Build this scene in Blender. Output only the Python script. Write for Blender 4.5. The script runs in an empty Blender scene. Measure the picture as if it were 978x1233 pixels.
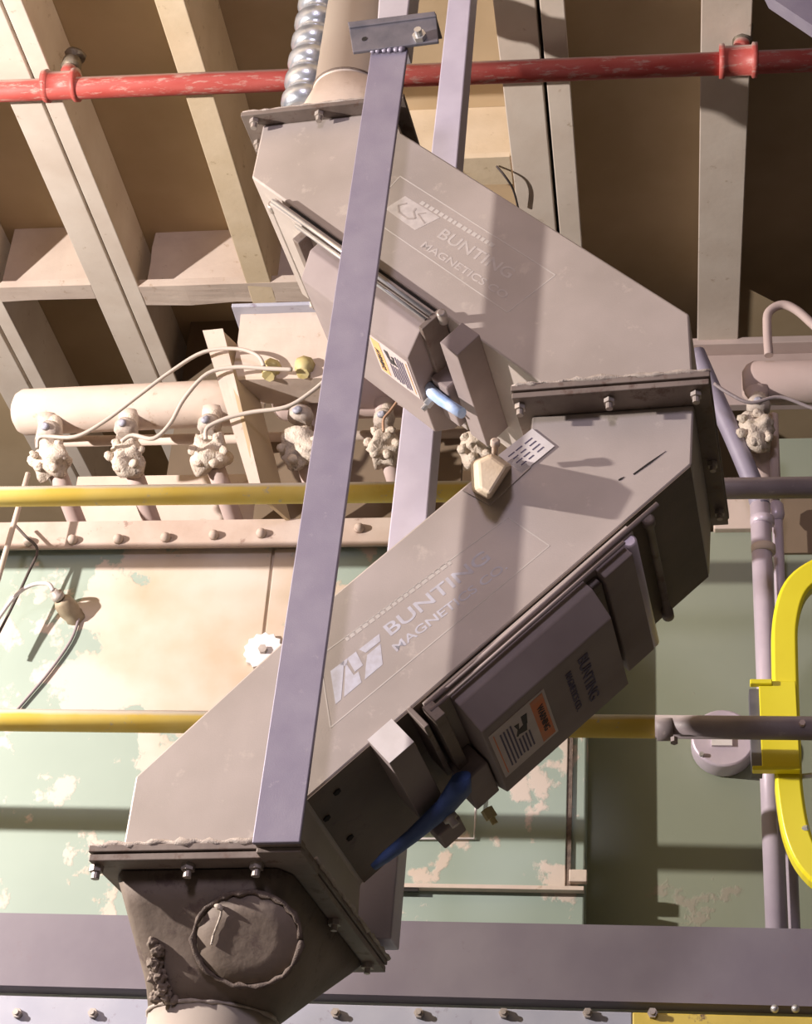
import bpy, bmesh, math, random
from mathutils import Vector, Matrix, noise
random.seed(7)
S = bpy.context.scene
COL = S.collection
# ------------------------------------------------------------------ camera (calibrated from the vanishing points)
FPX = 2174.0; PPX, PPY = 489.0, 616.5
def nrm(v): return Vector(v).normalized()
_Z = nrm((268.7, -3605, 2174)); _X = nrm((15000, -193, -2174)); _X = (_X - _Z * _X.dot(_Z)).normalized()
_Y = _Z.cross(_X)
if _Y.z < 0: _Y = -_Y
RW = Matrix((_X, _Y, _Z))                       # image axes (right, down, forward) -> world
CAM = Vector((0, 0, 1.6))
cd = bpy.data.cameras.new('camera'); cam = bpy.data.objects.new('camera', cd); COL.objects.link(cam)
cd.sensor_fit = 'HORIZONTAL'; cd.sensor_width = 36.0; cd.lens = 36.0 * FPX / 978.0
cd.clip_start = .05; cd.clip_end = 100
cam.matrix_world = Matrix.Translation(CAM) @ Matrix(((_X.x, -_X.y, -_X.z), (_Y.x, -_Y.y, -_Y.z), (_Z.x, -_Z.y, -_Z.z))).to_4x4()
S.camera = cam
# ------------------------------------------------------------------ world, lights, exposure
S.view_settings.view_transform = 'Standard'; S.view_settings.look = 'None'
S.view_settings.gamma = 1.0; S.view_settings.use_curve_mapping = False
S.view_settings.exposure = 0.0
w = bpy.data.worlds.new('hall'); S.world = w; w.use_nodes = True
bg = w.node_tree.nodes['Background']; bg.inputs[0].default_value = (0.92, .80, .72, 1); bg.inputs[1].default_value = .06
def area_lamp(name, loc, target, size, power, color):
    l = bpy.data.lights.new(name, 'AREA'); l.shape = 'DISK'; l.size = size; l.energy = power; l.color = color
    o = bpy.data.objects.new(name, l); COL.objects.link(o); o.location = loc
    o.rotation_euler = (Vector(target) - Vector(loc)).to_track_quat('-Z', 'Y').to_euler(); return o
pl_ = bpy.data.lights.new('hall_lamp', 'POINT'); pl_.energy = 1080; pl_.shadow_soft_size = .035; pl_.color = (1, .90, .84)
po_ = bpy.data.objects.new('hall_lamp', pl_); COL.objects.link(po_); po_.location = (-3.85, 1.88, 3.72)
area_lamp('front_fill', (-.9, -3.6, 5.2), (-.3, 3.5, 3.6), 1.0, 110, (.92, .81, 1))  # unseen fill added in front to lift the shadow side
# ------------------------------------------------------------------ pixel -> plane helpers (metres on real planes)
def ray(px, py): return Vector((_X.dot(Vector((px-PPX, py-PPY, FPX))), _Y.dot(Vector((px-PPX, py-PPY, FPX))), _Z.dot(Vector((px-PPX, py-PPY, FPX))))) / FPX
def WY(px, py, Y):
    r = ray(px, py); return CAM + r * (Y / r.y)
def WZ(px, py, z):
    r = ray(px, py); return CAM + r * ((z - CAM.z) / r.z)
yaw = math.radians(5.160)
HO = CAM + ray(233, 1020) * 3.07
HM = Matrix.Translation(HO) @ Matrix.Rotation(-yaw, 4, 'Z')      # magnet housing frame -> world
HMi = HM.inverted()
def H(px, py, y=0.0):
    o = HMi @ CAM; d = HMi.to_3x3() @ ray(px, py); return o + d * ((y - o.y) / d.y)
# ------------------------------------------------------------------ materials
MATS = {}
def mat(name, c1, c2=None, rough=.6, metal=0.0, scale=6.0, bump=.0, detail=6, dust=None, dust_amt=0.0, lo=.35, hi=.65, stretch=(1, 1, 1), bscale=None, top=None):
    if name in MATS: return MATS[name]
    m = bpy.data.materials.new(name); m.use_nodes = True; nt = m.node_tree; N = nt.nodes; L = nt.links
    b = N['Principled BSDF']; b.inputs['Roughness'].default_value = rough; b.inputs['Metallic'].default_value = metal
    tc = N.new('ShaderNodeTexCoord'); mp = N.new('ShaderNodeMapping'); mp.inputs['Scale'].default_value = stretch
    L.new(tc.outputs['Object'], mp.inputs['Vector'])
    nz = N.new('ShaderNodeTexNoise'); nz.inputs['Scale'].default_value = scale; nz.inputs['Detail'].default_value = detail
    L.new(mp.outputs[0], nz.inputs['Vector'])
    cr = N.new('ShaderNodeValToRGB'); cr.color_ramp.elements[0].position = lo; cr.color_ramp.elements[1].position = hi
    cr.color_ramp.elements[0].color = (*c1, 1); cr.color_ramp.elements[1].color = (*(c2 or c1), 1)
    L.new(nz.outputs['Fac'], cr.inputs[0]); out = cr.outputs[0]
    if dust:
        n2 = N.new('ShaderNodeTexNoise'); n2.inputs['Scale'].default_value = scale * 3.1; n2.inputs['Detail'].default_value = 8; n2.inputs['Roughness'].default_value = .7
        L.new(mp.outputs[0], n2.inputs['Vector'])
        r2 = N.new('ShaderNodeValToRGB'); r2.color_ramp.elements[0].position = .58 - dust_amt * .3; r2.color_ramp.elements[1].position = .66 - dust_amt * .2
        L.new(n2.outputs['Fac'], r2.inputs[0])
        mx = N.new('ShaderNodeMix'); mx.data_type = 'RGBA'; L.new(r2.outputs[0], mx.inputs['Factor']); L.new(out, mx.inputs['A']); mx.inputs['B'].default_value = (*dust, 1)
        out = mx.outputs['Result']
    if top:      # upward faces paler: settled dust, with overexposed light put into the colour
        g = N.new('ShaderNodeNewGeometry'); sp = N.new('ShaderNodeSeparateXYZ'); L.new(g.outputs['Normal'], sp.inputs[0])
        ad = N.new('ShaderNodeMath'); ad.operation = 'MULTIPLY_ADD'; L.new(nz.outputs['Fac'], ad.inputs[0]); ad.inputs[1].default_value = .35; L.new(sp.outputs['Z'], ad.inputs[2])
        r3 = N.new('ShaderNodeMapRange'); r3.inputs[1].default_value = .25; r3.inputs[2].default_value = .6; L.new(ad.outputs[0], r3.inputs[0])
        m4 = N.new('ShaderNodeMix'); m4.data_type = 'RGBA'; L.new(r3.outputs[0], m4.inputs['Factor']); L.new(out, m4.inputs['A']); m4.inputs['B'].default_value = (*top, 1); out = m4.outputs['Result']
    L.new(out, b.inputs['Base Color'])
    if bump:
        n3 = N.new('ShaderNodeTexNoise'); n3.inputs['Scale'].default_value = bscale or scale * 8; n3.inputs['Detail'].default_value = 4
        L.new(tc.outputs['Object'], n3.inputs['Vector'])
        bp = N.new('ShaderNodeBump'); bp.inputs['Strength'].default_value = bump; bp.inputs['Distance'].default_value = .004
        L.new(n3.outputs['Fac'], bp.inputs['Height']); L.new(bp.outputs[0], b.inputs['Normal'])
    MATS[name] = m; return m
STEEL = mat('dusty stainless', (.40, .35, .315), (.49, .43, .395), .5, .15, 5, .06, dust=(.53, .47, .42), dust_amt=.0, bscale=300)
STEELD = mat('dark brown steel', (.13, .10, .08), (.19, .145, .115), .6, .1, 5, .1, dust=(.13, .09, .08), dust_amt=.0, bscale=200)
FLANGE = mat('grimy flange steel', (.16, .125, .108), (.25, .205, .18), .6, .15, 9, .15, dust=(.15, .1, .08), dust_amt=.1)
COVER = mat('door cover steel', (.26, .21, .205), (.33, .275, .265), .8, .0, 6, .06, bscale=250)
TUBE = mat('lavender painted steel', (.26, .235, .315), (.31, .285, .36), .5, .15, 14, .1, dust=(.34, .31, .38), dust_amt=-.15, bscale=400)
TUBED = mat('dull blue grey steel', (.13, .13, .16), (.20, .19, .22), .5, .25, 20, .1)
BEAM = mat('grey purple beam paint', (.175, .15, .18), (.215, .19, .215), .6, .05, 5, .08, dust=(.19, .155, .18), dust_amt=-.1)
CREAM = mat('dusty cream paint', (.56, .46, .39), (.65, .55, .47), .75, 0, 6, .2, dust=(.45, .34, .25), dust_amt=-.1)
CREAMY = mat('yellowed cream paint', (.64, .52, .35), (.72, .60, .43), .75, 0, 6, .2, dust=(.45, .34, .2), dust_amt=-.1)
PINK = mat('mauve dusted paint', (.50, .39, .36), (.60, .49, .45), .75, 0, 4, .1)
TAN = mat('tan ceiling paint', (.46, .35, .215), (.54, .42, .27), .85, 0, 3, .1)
TAN_SHADE = mat('shaded tan paint', (.17, .125, .08), (.22, .16, .105), .85, 0, 3, .1)  # dark copy of the tan; the shade of deep places is in the colour
RED = mat('red pipe paint', (.50, .075, .06), (.58, .13, .11), .5, 0, 12, .1, dust=(.60, .33, .28), dust_amt=.12, stretch=(.5, 2, 2), top=(.55, .40, .34))
YEL = mat('yellow pipe paint', (.86, .63, .10), (.90, .71, .18), .5, 0, 9, .05, dust=(.66, .56, .34), dust_amt=-.08, top=(.88, .83, .70))
YELB = mat('bright safety yellow', (.86, .74, .02), (.92, .82, .03), .35, 0, 5, .02)
GREYP = mat('grey pipe paint', (.23, .19, .20), (.29, .25, .26), .5, 0, 12, .1, dust=(.40, .34, .33), dust_amt=-.1, top=(.44, .38, .37))
ZINC = mat('bright zinc', (.55, .55, .56), (.75, .75, .76), .3, .7, 20)
BOLT = mat('dusty bolt', (.36, .31, .28), (.5, .45, .41), .5, .4, 40, .1)
DUST = mat('caked dust', (.58, .50, .42), (.68, .60, .51), .95, 0, 25, .8, dust=(.42, .34, .27), dust_amt=.1)
SEAL = mat('sealant bead', (.45, .38, .33), (.60, .53, .47), .8, 0, 60, .6)
SEALD = mat('dark sealant', (.11, .08, .065), (.20, .15, .12), .7, 0, 60, .6)
HOPPER = mat('brown dusty hopper steel', (.18, .14, .11), (.26, .205, .165), .7, .05, 7, .3, dust=(.14, .1, .085), dust_amt=.05)
SPOUT = mat('spout steel', (.50, .43, .375), (.56, .50, .44), .5, .1, 5, .05)
LOGO = mat('etched logo', (.60, .545, .51), (.51, .46, .43), .6, .0, 60)
LOGOB = mat('etched logo blueish', (.62, .62, .70), (.52, .50, .54), .6, .0, 60)
LINE = mat('etched line', (.62, .57, .53), (.54, .50, .46), .6)
BLACK = mat('black gap', (.02, .017, .015), None, .9)
DARK = mat('dark rubber', (.07, .055, .05), (.10, .08, .075), .8)
BLUE = mat('blue grip', (.055, .10, .27), (.08, .14, .33), .55, 0, 30, .1)
BLUEL = mat('pale blue grip', (.30, .45, .75), (.50, .62, .85), .5, 0, 30, .1)
WHITE = mat('white label', (.78, .74, .74), (.70, .66, .65), .6, 0, 30)
LABEL = mat('worn label', (.56, .47, .46), (.62, .54, .53), .6, 0, 20)
ORANGE = mat('orange print', (.72, .19, .07), (.62, .24, .13), .6, 0, 30)
AMBER = mat('amber print', (.85, .50, .20), (.80, .45, .2), .6, 0, 30)
INK = mat('black ink', (.05, .045, .05), None, .7)
INKB = mat('faded blue ink', (.10, .085, .15), (.13, .11, .17), .7)
WIRE = mat('beige cable', (.55, .48, .42), (.62, .55, .48), .6)
COPPER = mat('brown cable', (.45, .27, .18), (.5, .33, .23), .5)
BRASS = mat('yellow fitting', (.50, .41, .15), (.60, .52, .27), .6, 0, 30)
PURPLE = mat('pale violet conduit', (.56, .48, .57), (.66, .58, .66), .35, .15, 10, .05)
CONC = mat('floor concrete', (.09, .08, .075), (.13, .115, .10), .9)
BLUEP = mat('pale blue grey paint', (.36, .37, .45), (.42, .43, .50), .5, 0, 8, .05, dust=(.25, .22, .28), dust_amt=-.1)
HOSE = mat('silver hose', (.50, .54, .62), (.68, .72, .78), .28, .75, 20, .1)

def green_mat(name, base, cream, spot=None, amt=.5):
    m = bpy.data.materials.new(name); m.use_nodes = True; nt = m.node_tree; N = nt.nodes; L = nt.links
    b = N['Principled BSDF']; b.inputs['Roughness'].default_value = .6
    g = N.new('ShaderNodeNewGeometry')
    n1 = N.new('ShaderNodeTexNoise'); n1.inputs['Scale'].default_value = 7; n1.inputs['Detail'].default_value = 9; n1.inputs['Roughness'].default_value = .6
    L.new(g.outputs['Position'], n1.inputs['Vector'])
    fac = n1.outputs['Fac']
    if spot:
        c, r = spot
        ds = N.new('ShaderNodeVectorMath'); ds.operation = 'DISTANCE'; L.new(g.outputs['Position'], ds.inputs[0]); ds.inputs[1].default_value = c
        mr = N.new('ShaderNodeMapRange'); mr.inputs[1].default_value = r; mr.inputs[2].default_value = 0; mr.inputs[3].default_value = 0; mr.inputs[4].default_value = .5
        L.new(ds.outputs['Value'], mr.inputs[0])
        ad = N.new('ShaderNodeMath'); ad.operation = 'ADD'; L.new(fac, ad.inputs[0]); L.new(mr.outputs[0], ad.inputs[1]); fac = ad.outputs[0]
    cr = N.new('ShaderNodeValToRGB'); e = cr.color_ramp.elements
    e[0].position = 1 - amt; e[0].color = (0, 0, 0, 1); e[1].position = 1 - amt + .035; e[1].color = (1, 1, 1, 1)
    L.new(fac, cr.inputs[0])
    n2 = N.new('ShaderNodeTexNoise'); n2.inputs['Scale'].default_value = 3.5; n2.inputs['Detail'].default_value = 6
    L.new(g.outputs['Position'], n2.inputs['Vector'])
    gm = N.new('ShaderNodeMix'); gm.data_type = 'RGBA'; gm.inputs['A'].default_value = (*base, 1); gm.inputs['B'].default_value = (*[min(1, k * 1.22 + .01) for k in base], 1)
    L.new(n2.outputs['Fac'], gm.inputs['Factor'])
    cm = N.new('ShaderNodeValToRGB'); q = cm.color_ramp.elements
    q[0].position = .3; q[0].color = (cream[0] * .82, cream[1] * .72, cream[2] * .58, 1); q[1].position = .55; q[1].color = (*cream, 1)
    L.new(n2.outputs['Fac'], cm.inputs[0])
    mx = N.new('ShaderNodeMix'); mx.data_type = 'RGBA'; L.new(cr.outputs[0], mx.inputs['Factor']); L.new(gm.outputs['Result'], mx.inputs['A']); L.new(cm.outputs[0], mx.inputs['B'])
    L.new(mx.outputs['Result'], b.inputs['Base Color'])
    bp = N.new('ShaderNodeBump'); bp.inputs['Strength'].default_value = .25; bp.inputs['Distance'].default_value = .004; L.new(cr.outputs[0], bp.inputs['Height']); L.new(bp.outputs[0], b.inputs['Normal'])
    return m
# ------------------------------------------------------------------ mesh helpers
def add_box(bm, lo, hi, M=None):
    x0, y0, z0 = lo; x1, y1, z1 = hi
    vs = [Vector(p) for p in ((x0, y0, z0), (x1, y0, z0), (x1, y1, z0), (x0, y1, z0), (x0, y0, z1), (x1, y0, z1), (x1, y1, z1), (x0, y1, z1))]
    if M: vs = [M @ v for v in vs]
    v = [bm.verts.new(p) for p in vs]
    for f in ((0, 3, 2, 1), (4, 5, 6, 7), (0, 1, 5, 4), (1, 2, 6, 5), (2, 3, 7, 6), (3, 0, 4, 7)): bm.faces.new([v[i] for i in f])
def hexa(bm, a, b):
    """solid between two matching polygons (lists of points)"""
    va = [bm.verts.new(p) for p in a]; vb = [bm.verts.new(p) for p in b]; n = len(a)
    bm.faces.new(list(reversed(va))); bm.faces.new(vb)
    for i in range(n): bm.faces.new([va[i], va[(i + 1) % n], vb[(i + 1) % n], vb[i]])
def prism(bm, poly, y0, y1): hexa(bm, [(x, y0, z) for x, z in poly], [(x, y1, z) for x, z in poly])
def ring(c, t, r, n, up=None, ph=0):
    t = Vector(t).normalized(); u = up if up is not None else (Vector((0, 0, 1)) if abs(t.z) < .9 else Vector((1, 0, 0)))
    a = t.cross(u).normalized(); b = t.cross(a)
    return [Vector(c) + a * r * math.cos(2 * math.pi * k / n + ph) + b * r * math.sin(2 * math.pi * k / n + ph) for k in range(n)]
def smooth_path(pts, k=5):
    pts = [Vector(p) for p in pts]
    if len(pts) < 3: return pts
    P = [pts[0]] + pts + [pts[-1]]; out = []
    for i in range(1, len(P) - 2):
        for j in range(k):
            t = j / k; p0, p1, p2, p3 = P[i - 1], P[i], P[i + 1], P[i + 2]
            out.append(.5 * ((2 * p1) + (-p0 + p2) * t + (2 * p0 - 5 * p1 + 4 * p2 - p3) * t * t + (-p0 + 3 * p1 - 3 * p2 + p3) * t ** 3))
    out.append(pts[-1]); return out
def tube(bm, pts, r, n=12, smooth=0, jit=0.0):
    pts = smooth_path(pts, smooth) if smooth else [Vector(p) for p in pts]
    R = r if isinstance(r, (list, tuple)) else [r] * len(pts); rings = []; up = None
    for i, p in enumerate(pts):
        t = (pts[min(i + 1, len(pts) - 1)] - pts[max(i - 1, 0)]).normalized()
        if up is None: up = Vector((0, 0, 1)) if abs(t.z) < .9 else Vector((1, 0, 0))
        a = t.cross(up).normalized(); b = t.cross(a).normalized(); up = -b
        rr = R[min(i, len(R) - 1)]
        rings.append([bm.verts.new(p + (a * math.cos(2 * math.pi * k / n) + b * math.sin(2 * math.pi * k / n)) * rr * (1 + random.uniform(-jit, jit))) for k in range(n)])
    for i in range(len(rings) - 1):
        for k in range(n):
            f = bm.faces.new([rings[i][k], rings[i][(k + 1) % n], rings[i + 1][(k + 1) % n], rings[i + 1][k]]); f.smooth = True
    bm.faces.new(list(reversed(rings[0]))); bm.faces.new(rings[-1])
def lathe(bm, p0, axis, prof, n=24):
    """prof: list of (distance along axis, radius)"""
    ax = Vector(axis).normalized(); rings = [[bm.verts.new(q) for q in ring(Vector(p0) + ax * d, ax, max(r, 1e-4), n)] for d, r in prof]
    for i in range(len(rings) - 1):
        for k in range(n):
            f = bm.faces.new([rings[i][k], rings[i][(k + 1) % n], rings[i + 1][(k + 1) % n], rings[i + 1][k]]); f.smooth = True
    bm.faces.new(rings[0]); bm.faces.new(rings[-1])
def BM(): return bmesh.new()
def link(name, bm, m, parent=None, bevel=0.0, local=False, base=None, split=True):
    """one mesh object; verts given in world space (or in the magnet housing frame when local=True)"""
    bmesh.ops.recalc_face_normals(bm, faces=bm.faces)
    if local and parent is None: bm.transform(HM)
    if not local and parent is not None:
        bm.transform(chain(parent).inverted())
    me = bpy.data.meshes.new(name)
    o = bpy.data.objects.new(name, me)
    if parent is None:
        if base is None:
            zs = min(v.co.z for v in bm.verts); c = sum((v.co for v in bm.verts), Vector()) / len(bm.verts); base = Vector((c.x, c.y, zs))
        bm.transform(Matrix.Translation(-Vector(base))); o.location = base
    else: o.parent = parent
    bm.to_mesh(me); bm.free(); me.materials.append(m); COL.objects.link(o)
    if bevel:
        b = o.modifiers.new('bevel', 'BEVEL'); b.width = bevel; b.segments = 2; b.limit_method = 'ANGLE'; b.angle_limit = math.radians(40)
    return o
def chain(o):
    M = Matrix.Identity(4)
    while o is not None:
        M = Matrix.LocRotScale(o.location, o.rotation_euler, o.scale) @ M; o = o.parent
    return M
def thing(name, label, cat, loc, rz=0, group=None):
    o = bpy.data.objects.new(name, None); COL.objects.link(o); o.empty_display_size = .1
    o.location = loc; o.rotation_euler = (0, 0, rz); return tag(o, label, cat, group)
def tag(o, label=None, cat=None, group=None, kind=None):
    if label: o['label'] = label
    if cat: o['category'] = cat
    if group: o['group'] = group
    if kind: o['kind'] = kind
    return o
def displace(bm, amp, sc, seed=0, cuts=0):
    if cuts: bmesh.ops.subdivide_edges(bm, edges=bm.edges, cuts=cuts, use_grid_fill=True)
    bm.normal_update()
    for v in bm.verts:
        v.co += v.normal * amp * (noise.noise(v.co * sc + Vector((seed, seed * 2, 0)))) * 2
def text_obj(name, body, m, parent, origin, xdir, up, width=None, height=None, depth=.0006, local=True, sp=1.0):
    cu = bpy.data.curves.new('t', 'FONT'); cu.body = body; cu.extrude = depth; cu.size = 1; cu.space_character = sp; cu.offset = .012
    t = bpy.data.objects.new('t', cu); COL.objects.link(t)
    dg = bpy.context.evaluated_depsgraph_get(); me = bpy.data.meshes.new_from_object(t.evaluated_get(dg))
    COL.objects.unlink(t); bpy.data.objects.remove(t)
    xs = [v.co.x for v in me.vertices]; ys = [v.co.y for v in me.vertices]
    sx = width / (max(xs) - min(xs)); sy = height / (max(ys) - min(ys)); x0, y0 = min(xs), min(ys)
    X = Vector(xdir).normalized(); Y = Vector(up); Y = (Y - X * Y.dot(X)).normalized(); Z = X.cross(Y)
    for v in me.vertices:
        c = v.co; v.co = Vector(origin) + X * (c.x - x0) * sx + Y * (c.y - y0) * sy + Z * (c.z)
    me.name = name; o = bpy.data.objects.new(name, me); COL.objects.link(o); o.parent = parent; me.materials.clear(); me.materials.append(m); return o
def hexbolt(bm, p, d, r=.011, h=.010, shaft=.0, sr=.006):
    d = Vector(d).normalized(); p = Vector(p)
    def cyl(a, b, rr, n):
        A = ring(a, d, rr, n); B = ring(b, d, rr, n); hexa(bm, A, B)
    cyl(p, p + d * h, r, 6)
    if shaft: cyl(p + d * h, p + d * (h + shaft), sr, 10)

# =================================================================== STRUCTURE: ceiling, floor, walls
ZJ, ZC = 5.6, 5.92
def struct(name, bm, m, bevel=0): return tag(link(name, bm, m, bevel=bevel), kind='structure')
b = BM(); add_box(b, (-7, -3, ZC), (5, 10, ZC + .1)); struct('ceiling', b, TAN)
b = BM(); add_box(b, (-7, -6, -.1), (5, 10, 0)); struct('floor', b, CONC)
b = BM(); add_box(b, (-7, 9.0, 0), (5, 9.1, ZC)); struct('wall_back', b, TAN_SHADE)

# joists: C channels, bottom flange and web; two back to back for the wide ones
JOIST = mat('joist paint', (.68, .59, .50), (.76, .68, .59), .75, 0, 5, .15, dust=(.52, .42, .32), dust_amt=-.12)  # paler copy of the cream; bounce light from below is in the colour
def joist(xs, y0, y1, label, m=JOIST, rag=False):
    """xs: list of (x0, x1, web side)"""
    c = (xs[0][0] + xs[-1][1]) / 2
    t = thing('ceiling_joist', label, 'joist', (c, (y0 + y1) / 2, ZJ), group='painted steel joists under the ceiling')
    for x0, x1, s in xs:
        b = BM(); wx = x1 if s > 0 else x0
        add_box(b, (x0, y0, ZJ), (x1, y1, ZJ + .012))
        add_box(b, (wx - .012 if s > 0 else wx, y0, ZJ + .012), (wx if s > 0 else wx + .012, y1, ZC - .001))
        link('channel', b, m, t, bevel=.003)
    return t
joist([(-2.06, -1.955, 1), (-1.945, -1.885, -1)], 2.6, 9.0, 'wide cream double ceiling joist at the far left, a dark gap down its middle')
joist([(-2.62, -2.49, 1), (-2.475, -2.42, -1)], 2.6, 9.0, 'cream double ceiling joist cut off by the left edge of the photo')
joist([(-1.485, -1.395, 1)], 2.6, 5.35, 'narrow single yellowish ceiling joist above the corrugated hose', CREAMY)
joist([(-.485, -.362, 1), (-.350, -.278, -1)], 2.6, 5.9, 'cream double ceiling joist behind the top of the rear strut, black gap down its middle')
joist([(.115, .262, 1)], 2.6, 5.44, 'broad single cream ceiling joist on the right, ending at a cross beam')

# cross members between joists
b = BM(); add_box(b, (-1.885, 5.05, ZJ + .03), (-.49, 5.08, ZC)); add_box(b, (-1.885, 4.97, ZJ), (-1.2, 5.08, ZJ + .03))
displace(b, .004, 8, 1, 3)
tag(link('cross_beam', b, CREAM), 'cream cross beam with ragged dusty lower edge closing the bay above the long header pipe', 'beam')
p = WZ(50, 345, ZJ)
b = BM(); add_box(b, (-2.42, p.y + .05, ZJ + .03), (-2.06, p.y + .08, ZC)); add_box(b, (-2.42, p.y, ZJ), (-2.06, p.y + .08, ZJ + .03)); displace(b, .002, 8, 4, 2)
tag(link('cross_beam', b, CREAM), 'short cream cross beam between the two leftmost double joists', 'beam')
p = WZ(590, 215, ZJ)
b = BM(); add_box(b, (-.95, p.y, ZJ), (-.49, p.y + .03, ZC)); add_box(b, (-.95, p.y - .10, ZJ), (-.49, p.y, ZJ + .02)); displace(b, .002, 8, 9, 2)
tag(link('cross_beam', b, CREAMY), 'yellowish cream cross beam just behind the top of the rear strut', 'beam')
b = BM(); tube(b, [WZ(598, 200, ZJ - .005), WZ(608, 212, ZJ - .03), WZ(618, 228, ZJ - .03), WZ(624, 250, ZJ - .02)], .004, 6, 4)
tag(link('loose_cable', b, DARK), 'thin black cable dangling under the yellowish cross beam', 'cable')
b = BM(); add_box(b, (-.1, 5.45, WY(900, 487, 5.45).z), (1.6, 5.49, ZJ + .01)); add_box(b, (-.1, 5.38, ZJ - .02), (1.6, 5.45, ZJ + .01))
tag(link('cross_beam', b, PINK, bevel=.003), 'mauve cross beam behind the short right header pipe', 'beam')
# dark panel painted in place of the far bays' shaded depth
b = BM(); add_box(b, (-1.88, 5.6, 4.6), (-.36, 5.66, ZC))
tag(link('bay_panel', b, TAN_SHADE), 'dark brown panel closing the bay behind the bracket post', 'panel')

# =================================================================== DUST COLLECTOR: cabinets behind
YC, YW = 4.10, 4.21
c0 = WY(200, 770, YC)
GREENL = green_mat('peeling green paint', (.27, .335, .285), (.60, .52, .45), ((c0.x + .10, c0.y, c0.z + .02), .44), .43)
GREENR = green_mat('dull green paint', (.235, .262, .195), (.32, .30, .24), None, .34)
xr = -.205; zt = WY(200, 655, YC).z
cab = thing('collector_cabinet', 'green dust collector cabinet with peeling cream paint behind the left of the magnet housing', 'cabinet', (-1.1, YC + .1, 2.2))
b = BM(); add_box(b, (-4.4, YC + .004, 1.2), (xr, YC + .22, zt)); link('body', b, GREENL, cab, bevel=.004)
b = BM(); sx = WY(683, 960, YC).x; zl = WY(600, 1072, YC).z
add_box(b, (WY(325, 720, YC).x, YC - .006, zl), (sx, YC + .004, zt - .02)); link('door_panel', b, GREENL, cab, bevel=.002)
b = BM(); add_box(b, (-3.1, YC - .004, 1.6), (WY(325, 720, YC).x - .008, YC + .004, zt - .01)); link('door_panel', b, GREENL, cab, bevel=.002)
b = BM(); add_box(b, (sx, YC - .003, zl), (sx + .012, YC + .006, WY(683, 885, YC).z)); tag(link('door_gap_strip', b, SEALD, cab), 'dark rubber edge strip')
b = BM(); add_box(b, (WY(470, 1072, YC).x, YC - .022, zl - .004), (xr, YC + .004, zl + .006)); link('sill_lip', b, CREAM, cab, bevel=.001)
b = BM(); add_box(b, (WY(470, 1072, YC).x, YC - .018, zl - .012), (WY(505, 1072, YC).x, YC - .008, zl - .004)); tag(link('slot', b, BLACK, cab), 'black slot')
q = WY(692, 1060, YC); b = BM(); add_box(b, (q.x - .012, YC - .02, q.z - .01), (q.x + .03, YC, q.z + .02)); link('catch', b, CREAM, cab, bevel=.002)
# round knob with a bolt
q = WY(318, 785, YC - .01); b = BM()
A = []; 
for k in range(28):
    r = .05 + (.004 if k % 2 else -.003); A.append((q.x + r * math.cos(k * math.tau / 28), YC - .02, q.z + r * math.sin(k * math.tau / 28)))
hexa(b, A, [(x, YC - .005, z) for x, y, z in A]); k = link('clamp_disc', b, WHITE, cab, bevel=.002); k['label'] = 'white scalloped disc with a bolt'
b = BM(); hexbolt(b, (q.x, YC - .02, q.z), (0, -1, 0), .012, .012); link('disc_bolt', b, BOLT, k)
# riveted angle on top
ANG = mat('shadowed angle paint', (.42, .32, .26), (.52, .43, .37), .75, 0, 7, .2, dust=(.30, .21, .17), dust_amt=-.08)  # tan darkened; the upper pipe's shadow is put into this colour
ang = thing('riveted_angle', 'dusty cream angle iron with rivets along the top of the green cabinet', 'angle iron', (-1.2, YC - .03, WY(200, 658, YC - .03).z))
z0, z1 = WY(200, 660, YC - .03).z, WY(200, 628, YC - .03).z
b = BM(); add_box(b, (-4.4, YC - .035, z0), (-.55, YC - .025, z1)); add_box(b, (-4.4, YC - .025, z1 - .01), (-.55, YC + .22, z1)); displace(b, .0012, 9, 2, 4); link('angle_bar', b, ANG, ang)
for px, py in ((35, 653), (88, 651), (143, 650), (200, 648), (258, 645), (315, 643), (433, 637), (-20, 655), (375, 641)):
    q = WY(px, py, YC - .035); b = BM(); lathe(b, q, (0, -1, 0), [(0, .014), (.008, .014), (.018, .009), (.02, .001)], 12); link('rivet', b, ANG, ang)
# cream panel behind valves
b = BM(); add_box(b, (-1.80, 4.52, z1), (-.2, 4.56, 4.50)); tag(link('valve_backboard', b, CREAM), 'dusty cream panel behind the row of valves', 'panel')
# right-hand wall
rz = WY(900, 640, YW).z
rc = thing('green_panel_wall', 'flat dull green panel wall behind the vertical conduits on the right', 'panel', (.6, YW, 1.6))
b = BM(); add_box(b, (xr, YW, 1.2), (2.2, YW + .1, rz)); link('sheet', b, GREENR, rc)
b = BM(); add_box(b, (WY(860, 640, YW).x, YW - .02, rz - .002), (WY(930, 640, YW).x, YW + .05, WY(900, 605, YW).z)); link('top_rail', b, CREAM, rc, bevel=.003)
b = BM(); add_box(b, (WY(942, 640, YW).x, YW - .01, WY(950, 668, YW).z), (2.2, YW + .0, WY(950, 598, YW).z)); tag(link('recess_shade', b, TAN_SHADE, rc), 'dark brown slab painted for a shaded opening')  # flat dark slab on the sheet paints an opening; nothing is cut
b = BM(); add_box(b, (WY(930, 540, YW).x, YW + .12, rz), (2.2, YW + .16, WY(950, 528, YW + .12).z)); link('upper_sheet', b, GREENR, rc)

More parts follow.
